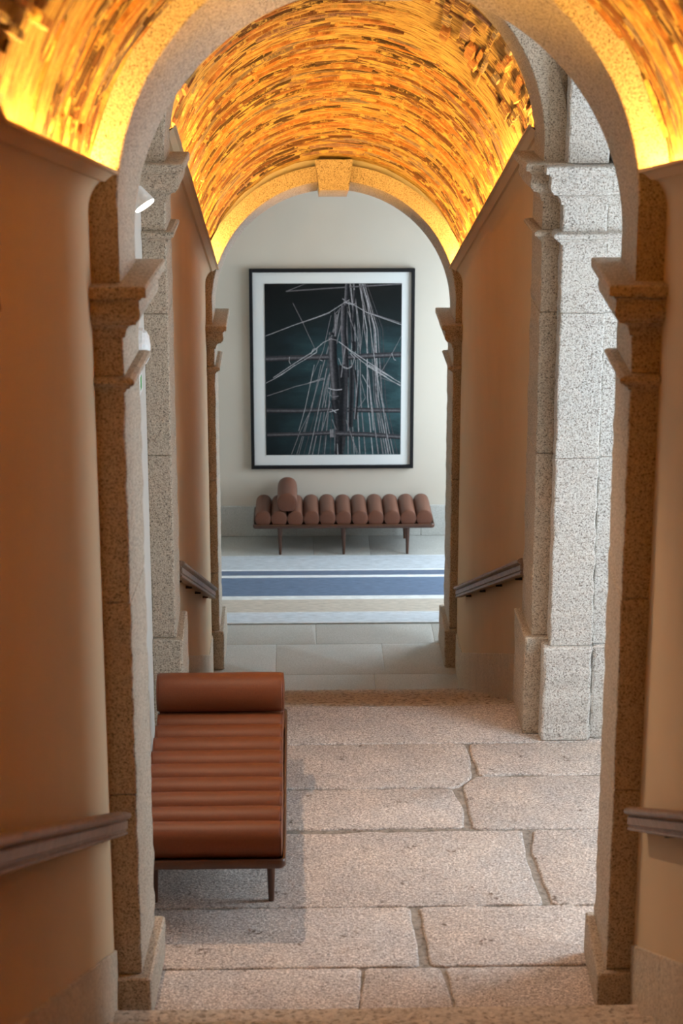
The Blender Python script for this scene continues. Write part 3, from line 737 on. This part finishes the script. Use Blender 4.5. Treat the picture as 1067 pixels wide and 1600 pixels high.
# ------------------------------------------------------------------ striped rug
def rug_mat():
    m, nt, b = new_mat('striped_rug'); t = nt.nodes.new('ShaderNodeTexCoord'); sp = nt.nodes.new('ShaderNodeSeparateXYZ')
    nt.links.new(t.outputs['Object'], sp.inputs[0])
    mr = N(nt, 'ShaderNodeMapRange'); nt.links.new(sp.outputs[1], mr.inputs[0]); mr.inputs[1].default_value = 0; mr.inputs[2].default_value = 2.2
    ys = 18.08
    S_ = [(18.08, (0.60, 0.62, 0.63)), (18.11, (0.56, 0.60, 0.64)), (18.30, (0.58, 0.62, 0.66)), (18.37, (0.62, 0.64, 0.65)), (18.40, (0.54, 0.47, 0.39)), (18.78, (0.74, 0.74, 0.72)), (18.89, (0.125, 0.175, 0.265)), (19.485, (0.75, 0.76, 0.76)),
          (19.565, (0.12, 0.155, 0.23)), (19.715, (0.74, 0.75, 0.76)), (19.76, (0.50, 0.53, 0.56)), (20.22, (0.62, 0.64, 0.65))]
    r = ramp(nt, mr.outputs[0], [((y-ys)/2.2, c) for y, c in S_], 'CONSTANT')
    v = coords(nt, (9, 60, 9)); n = noise_n(nt, v, 1, 5, 0.7)
    r2 = ramp(nt, n.outputs[0], [(0.3, (0.72, 0.72, 0.72)), (0.7, (1.25, 1.25, 1.25))])
    c = mixc(nt, 1.0, r.outputs[0], r2.outputs[0], 'MULTIPLY'); nt.links.new(c, b.inputs['Base Color']); b.inputs['Roughness'].default_value = 0.95
    n3 = noise_n(nt, coords(nt), 220, 2); bump(nt, b, n3.outputs[0], 0.5, 0.004); return m
M['rug'] = rug_mat()
bm = bevel_box(-1.9, 1.9, 0, 2.17, 0.001, 0.014, 0.004, 2)
rug = bm_obj('rug', bm, 'rug'); rug.location = (0.1, 18.08, LOW); tag(rug, 'blue, beige and white striped rug on the lower landing', 'rug')

# ------------------------------------------------------------------ framed picture
PX0, PX1, PZ0, PZ1 = -0.826, 0.938, -1.068, 1.122
PY = 21.04
pic = tag(empty('framed_picture', ((PX0+PX1)/2, PY, PZ0)), 'large black framed photograph of a ship mast and rigging', 'picture')
pc = Vector(((PX0+PX1)/2, PY, PZ0))
def ploc(v): return [(a-pc.x, b-pc.y, c-pc.z) for a, b, c in v]
fw = 0.036
def picbox(nm, x0, x1, y0, y1, z0, z1, mat, parent=pic, bev=0.003):
    return bm_obj(nm, bevel_box(x0-pc.x, x1-pc.x, y0-pc.y, y1-pc.y, z0-pc.z, z1-pc.z, bev, 1), mat, parent)
YF = PY-0.055
picbox('frame_side', PX0, PX0+fw, YF, PY-0.001, PZ0, PZ1, 'black'); picbox('frame_side', PX1-fw, PX1, YF, PY-0.001, PZ0, PZ1, 'black')
picbox('frame_rail', PX0+fw, PX1-fw, YF, PY-0.001, PZ0, PZ0+fw, 'black'); picbox('frame_rail', PX0+fw, PX1-fw, YF, PY-0.001, PZ1-fw, PZ1, 'black')
picbox('mat_board', PX0+fw*0.9, PX1-fw*0.9, PY-0.02, PY-0.002, PZ0+fw*0.9, PZ1-fw*0.9, 'mat_board', bev=0.001)
v, f = box(PX0+fw, PX1-fw, YF+0.006, YF+0.009, PZ0+fw, PZ1-fw); mesh_obj('glass_pane', ploc(v), f, 'glass', pic)
# the print: dark teal sky with the mast, yards and ropes of a ship as flat print
QX0, QX1, QZ0, QZ1 = -0.664, 0.800, -0.918, 0.962
YP = PY-0.026
def print_mat():
    m, nt, b = new_mat('print_sky'); v = coords(nt, (1.2, 1, 3.2))
    n = noise_n(nt, v, 1.3, 6, 0.65)
    t = nt.nodes.new('ShaderNodeTexCoord'); sp = nt.nodes.new('ShaderNodeSeparateXYZ'); nt.links.new(t.outputs['Object'], sp.inputs[0])
    # teal is strongest around the middle of the print
    mr = N(nt, 'ShaderNodeMapRange', interpolation_type='SMOOTHSTEP'); nt.links.new(sp.outputs[2], mr.inputs[0])
    mr.inputs[1].default_value = 1.95; mr.inputs[2].default_value = 1.25
    mr2 = N(nt, 'ShaderNodeMapRange', interpolation_type='SMOOTHSTEP'); nt.links.new(sp.outputs[0], mr2.inputs[0])
    mr2.inputs[1].default_value = -0.9; mr2.inputs[2].default_value = 0.1; mr2.inputs[3].default_value = 0.35
    mu = N(nt, 'ShaderNodeMath', operation='MULTIPLY'); nt.links.new(mr.outputs[0], mu.inputs[0]); nt.links.new(mr2.outputs[0], mu.inputs[1])
    mu2 = N(nt, 'ShaderNodeMath', operation='MULTIPLY'); nt.links.new(mu.outputs[0], mu2.inputs[0]); nt.links.new(n.outputs[0], mu2.inputs[1])
    r = ramp(nt, mu2.outputs[0], [(0.0, (0.010, 0.011, 0.011)), (0.25, (0.014, 0.020, 0.022)), (0.45, (0.023, 0.046, 0.051)), (0.65, (0.042, 0.095, 0.103))])
    nt.links.new(r.outputs[0], b.inputs['Base Color']); b.inputs['Roughness'].default_value = 0.6; b.inputs['Specular IOR Level'].default_value = 0.12; return m
M['print_sky'] = print_mat()
v, f = box(QX0, QX1, YP, PY-0.019, QZ0, QZ1); print_o = mesh_obj('print', ploc(v), f, 'print_sky', pic)
def ink_mat():
    m, nt, b = new_mat('print_ink'); at = N(nt, 'ShaderNodeAttribute', attribute_name='bc')
    n = noise_n(nt, coords(nt), 60, 3); r = ramp(nt, n.outputs[0], [(0.3, (0.65, 0.65, 0.65)), (0.7, (1.25, 1.25, 1.25))])
    c = mixc(nt, 1.0, at.outputs['Color'], r.outputs[0], 'MULTIPLY'); nt.links.new(c, b.inputs['Base Color']); b.inputs['Roughness'].default_value = 0.6; b.inputs['Specular IOR Level'].default_value = 0.12; return m
M['ink'] = ink_mat()
ZX = 3.811
def T(x, y): return (380+x/ZX, 410+y/ZX)
def B(x, y): return (380+x/ZX, 570+y/ZX)
def to_print(p):
    u = min(1, max(0, (p[0]-412.3)/212.7)); vv = min(1, max(0, (p[1]-443.3)/270.5))
    return QX0+(QX1-QX0)*u, QZ1-(QZ1-QZ0)*vv
PRINT_PX = (QX1-QX0)/212.7
INKV, INKF, INKC = [], [], []
layer = [0]
def stroke(pts, w, cols, taper=1.0, amp=0.0):
    """flat band of the print; cols = tone across the band (1 = plain rope, 3 = rounded spar)"""
    if not isinstance(cols[0], tuple): cols = [cols]
    P = [Vector(to_print(p)) for p in pts]; layer[0] += 1
    y = YP-0.0002-0.000015*layer[0]; n = len(P); m = len(cols)
    k0 = len(INKV); w *= PRINT_PX
    for i, p in enumerate(P):
        d = (P[min(i+1, n-1)]-P[max(i-1, 0)]).normalized(); nn = Vector((-d.y, d.x)); ww = w*(1+(taper-1)*i/max(1, n-1))
        for j in range(m+1 if m > 1 else 2):
            t = j/(m if m > 1 else 1)-0.5; q = p+nn*ww*t
            q.x = min(QX1, max(QX0, q.x)); q.y = min(QZ1, max(QZ0, q.y))
            INKV.append((q.x, y, q.y)); INKC.append((*cols[min(j, m-1)], 1))
    c = m+1 if m > 1 else 2
    for i in range(n-1):
        for j in range(c-1): a = k0+i*c+j; INKF.append((a, a+1, a+c+1, a+c))
D0, D1, D2 = (0.012, 0.012, 0.014), (0.045, 0.042, 0.046), (0.16, 0.145, 0.15)
RO, RB, RD = (0.24, 0.22, 0.225), (0.42, 0.40, 0.40), (0.07, 0.065, 0.07)
spar = [D0, D1, D2, D1]; spar_v = [(0.21, 0.19, 0.195), (0.11, 0.10, 0.105), D1, D0]
dark_v = [D1, D0, D0, D1]
rnd = random.Random(3)
# fan of shrouds behind the mast
for k in range(17):
    x0 = 640+rnd.uniform(-40, 90); x1 = x0+rnd.uniform(-20, 60)+(x0-600)*1.1
    stroke([T(x0, 127), T((x0+x1)/2+rnd.uniform(-12, 12), 400), B((x0*0.4+x1*0.6), 200), B(x1, 547)], rnd.uniform(0.5, 1.5), rnd.choice((RO, RD, RD, RO, RB)))
for k in range(10):
    x0 = 560+rnd.uniform(-30, 30); x1 = 300+k*26+rnd.uniform(-8, 8)
    stroke([T(x0-k*2, 330+rnd.uniform(-80, 60)), B((x0+x1)/2-8, 150), B(x1, 547)], rnd.uniform(0.7, 1.5), rnd.choice((RO, RD, RO)))
# horizontal yards
stroke([T(118, 574), T(300, 568), T(500, 562)], 9, spar); stroke([T(590, 566), T(760, 556), T(936, 549)], 8.5, spar)
stroke([B(128, 276), B(330, 278), B(520, 270)], 7, spar); stroke([B(612, 272), B(760, 276), B(932, 278)], 7.5, spar)
stroke([T(250, 172), T(560, 152), T(936, 131)], 2.2, [D0, D2]); stroke([T(262, 168), T(362, 127)], 1.2, RO)
# main mast
stroke([T(612, 127), T(608, 200), T(604, 262)], 6.5, spar_v); stroke([T(592, 255), T(590, 420), T(600, 560), T(605, 686)], 9, spar_v)
stroke([T(655, 165), T(650, 300), T(640, 480)], 4, [D2, D1, D0]); stroke([T(634, 300), T(640, 420), T(655, 520)], 3, [D2, D0])
stroke([B(585, 0), B(590, 120), B(582, 260), B(580, 420), B(560, 545)], 14, [D1, D0, D0, D1])
stroke([B(640, 0), B(640, 150), B(632, 380)], 7, dark_v); stroke([B(655, 30), B(675, 160), B(662, 330)], 4, [D2, D0])
stroke([T(652, 470), T(655, 500), T(655, 530)], 7, dark_v)
# short thick spar in front
stroke([T(520, 415), T(520, 432)], 9, [D2, D1, D0]); stroke([T(524, 440), T(526, 560), T(534, 686)], 13, [D1, D2, D1, D0]); stroke([B(530, 0), B(540, 140), B(545, 215)], 14, [D1, D2, D1, D0], 0.9)
stroke([B(535, 210), B(552, 320), B(560, 400), B(560, 545)], 11, [D0, D1, D0])
# lower yard across the front
stroke([B(130, 424), B(330, 420), B(520, 413)], 7, spar); stroke([B(545, 416), B(740, 425), B(932, 440)], 8, spar)
stroke([B(512, 392), B(514, 440)], 3, RO); stroke([B(524, 390), B(526, 440)], 2.5, RO); stroke([B(540, 395), B(542, 440)], 2, RD)
# bright ropes
for pts, w_, c in (
 ([T(122, 437), T(300, 370), T(440, 322), T(505, 297), T(560, 262), T(600, 235)], 1.3, RB), ([T(340, 358), T(460, 318), T(510, 298)], 1.0, RO), ([T(620, 235), T(680, 270), T(725, 297), T(936, 372)], 1.3, RB), ([T(735, 298), T(930, 362)], 1.1, RO),
 ([T(170, 686), T(300, 598), T(400, 535), T(470, 475), T(520, 452)], 1.6, RB), ([T(185, 686), T(310, 606), T(420, 540)], 1.2, RB), ([B(126, 108), B(220, 58), B(300, 0)], 1.3, RB), ([B(132, 186), B(300, 130), B(480, 85)], 1.3, RO), ([B(380, 108), B(470, 80)], 1.0, RB),
 ([T(290, 240), T(345, 350), T(418, 510)], 1.0, RO), ([T(560, 470), T(640, 530), T(760, 610), T(880, 690)], 1.7, RB), ([T(610, 510), T(700, 590), T(850, 686)], 1.4, RB), ([B(720, 0), B(820, 62), B(934, 130)], 1.6, RB), ([B(740, 0), B(860, 68), B(934, 112)], 1.3, RB), ([B(810, 78), B(934, 122)], 1.0, RO),
 ([T(932, 440), T(880, 540), T(800, 680)], 0.9, RO), ([B(840, 0), B(780, 100)], 0.9, RO), ([T(876, 540), T(890, 578), T(902, 584)], 1.0, RB), ([T(268, 560), T(266, 590), T(275, 604)], 1.0, RB),
 ([T(515, 315), T(470, 520), T(400, 680)], 1.0, RO), ([B(415, 0), B(360, 260), B(320, 400)], 1.1, RB), ([B(455, 0), B(400, 260), B(330, 400), B(275, 545)], 1.2, RO), ([B(490, 20), B(430, 320), B(380, 545)], 1.0, RB), ([B(500, 60), B(470, 180), B(485, 250)], 1.0, RO),
 ([T(600, 500), T(585, 600), T(575, 686)], 2.0, RO), ([T(628, 540), T(655, 570), T(640, 615), T(610, 634), T(590, 628)], 1.2, RB), ([T(560, 570), T(575, 610), T(600, 632)], 1.0, RB),
 ([T(700, 215), T(712, 400), T(735, 540)], 1.8, RO), ([T(725, 200), T(760, 480), T(790, 686)], 1.2, RB), ([T(690, 127), T(715, 280), T(690, 520)], 1.1, RO), ([B(780, 10), B(830, 280), B(850, 420), B(875, 545)], 1.2, RB), ([B(735, 30), B(760, 250), B(800, 545)], 2.2, RO), ([B(700, 60), B(745, 140), B(770, 400)], 1.4, RB), ([B(775, 120), B(840, 400), B(865, 545)], 2.0, RD),
 ([B(680, 30), B(665, 200), B(655, 330)], 1.6, RO), ([B(605, 335), B(640, 440), B(670, 545)], 1.4, RO), ([B(640, 440), B(680, 545)], 1.0, RO), ([B(500, 140), B(540, 152), B(580, 148)], 2.2, RB), ([B(498, 160), B(520, 195), B(560, 188)], 1.2, RO), ([B(510, 220), B(500, 260), B(460, 400)], 1.6, RO), ([B(520, 270), B(545, 290)], 2.0, RB), ([B(505, 285), B(560, 270)], 1.6, RB), ([B(520, 330), B(545, 392)], 1.4, RO), ([B(552, 480), B(555, 545)], 1.5, RB), ([B(590, 10), B(620, 22), B(640, 10)], 1.3, RB),
 ([T(582, 215), T(625, 250)], 2.2, RO), ([T(580, 250), T(625, 222)], 2.2, RO), ([T(590, 235), T(640, 250), T(660, 245)], 1.5, RB), ([T(500, 452), T(548, 462)], 2.0, RO), ([T(395, 545), T(410, 515), T(432, 512), T(428, 535), T(405, 548)], 2.0, RB), ([T(545, 300), T(570, 270), T(530, 420)], 1.0, RO), ([T(615, 290), T(660, 420), T(690, 520)], 1.2, RO), ([T(450, 580), T(465, 586)], 1.6, RB), ([B(690, 80), B(720, 200), B(680, 260)], 1.2, RO)):
    if len(pts) == 3:      # let single spans hang a little
        pts = [pts[0], ((pts[0][0]+pts[1][0])/2, (pts[0][1]+pts[1][1])/2+0.3), pts[1], ((pts[1][0]+pts[2][0])/2, (pts[1][1]+pts[2][1])/2+0.3), pts[2]]
    stroke(pts, w_*0.68, tuple(x*1.1 for x in c))
o = mesh_obj('printed_rigging', ploc(INKV), INKF, 'ink', print_o)
at = o.data.color_attributes.new('bc', 'FLOAT_COLOR', 'POINT'); at.data.foreach_set('color', [x for c in INKC for x in c])

# ------------------------------------------------------------------ wall spotlight on the landing
SP = Vector((-1.045, 9.62, 3.26)); AIM = Vector((0.85, 8.85, 0.6))
sp = tag(empty('wall_spotlight', (-1.165, SP.y+0.03, SP.z+0.06)), 'small glowing spotlight high on the left wall of the landing', 'spotlight')
o0 = sp.location.copy()
def cyl_between(p0, p1, r0, r1, n=20):
    p0, p1 = Vector(p0), Vector(p1); d = (p1-p0).normalized(); u = d.orthogonal().normalized(); w_ = d.cross(u)
    return loft([[tuple(p+u*r*math.cos(2*math.pi*k/n)+w_*r*math.sin(2*math.pi*k/n)) for k in range(n)] for p, r in ((p0, r0), (p1, r1))])
def spart(nm, vf, mat, par=None): o = mesh_obj(nm, [(a-o0.x, b-o0.y, c-o0.z) for a, b, c in vf[0]], vf[1], mat, par or sp); autosmooth(o, 40); return o
ax = (AIM-SP).normalized()
spart('wall_plate', cyl_between(o0, o0+Vector((0.014, 0, 0)), 0.032, 0.032), 'dark_metal')
spart('arm', cyl_between(o0+Vector((0.01, 0, 0)), SP-ax*0.06, 0.008, 0.008), 'dark_metal')
head = spart('lamp_head', cyl_between(SP-ax*0.09, SP-ax*0.002, 0.040, 0.056), 'white_metal')
spart('lens', cyl_between(SP-ax*0.002, SP+ax*0.003, 0.052, 0.050), 'lens', head)
ld = bpy.data.lights.new('spot_beam', 'SPOT'); ld.energy = SPOT_WATT; ld.color = (1.0, 0.66, 0.42); ld.spot_size = math.radians(94); ld.spot_blend = 0.6; ld.shadow_soft_size = 0.045
lo = bpy.data.objects.new('spot_beam', ld); COL.objects.link(lo); lo.location = SP+ax*0.02-o0; lo.rotation_euler = (AIM-SP).to_track_quat('-Z', 'Y').to_euler(); lo.parent = sp

# ------------------------------------------------------------------ alarm box and small sign on the landing's left wall
al = tag(empty('wall_box', (-1.165, 10.36, 2.42)), 'white faceted box on the left wall of the landing', 'wall box')
def octo(r, x): return [(x, r*math.cos(math.pi/8+math.pi/4*k), r*math.sin(math.pi/8+math.pi/4*k)) for k in range(8)]
v, f = loft([octo(0.105, 0.0), octo(0.108, 0.006), octo(0.105, 0.036)]); mesh_obj('housing', v, f, 'white_plastic', al)
v, f = loft([octo(0.097, 0.034), octo(0.09, 0.05), octo(0.062, 0.066), octo(0.02, 0.072)]); mesh_obj('dome', v, f, 'white_plastic', al)
sg = tag(empty('wall_sign', (-1.165, 10.52, 2.20)), 'small pale and green sign on the left wall under the white box', 'sign')
bm_obj('plate', bevel_box(0.0, 0.006, -0.09, 0.09, -0.06, 0.06, 0.002, 1), 'white_plastic', sg)
bm_obj('pictogram', bevel_box(0.006, 0.0075, -0.06, 0.02, -0.035, 0.035, 0.0005, 1), 'green_print', sg)
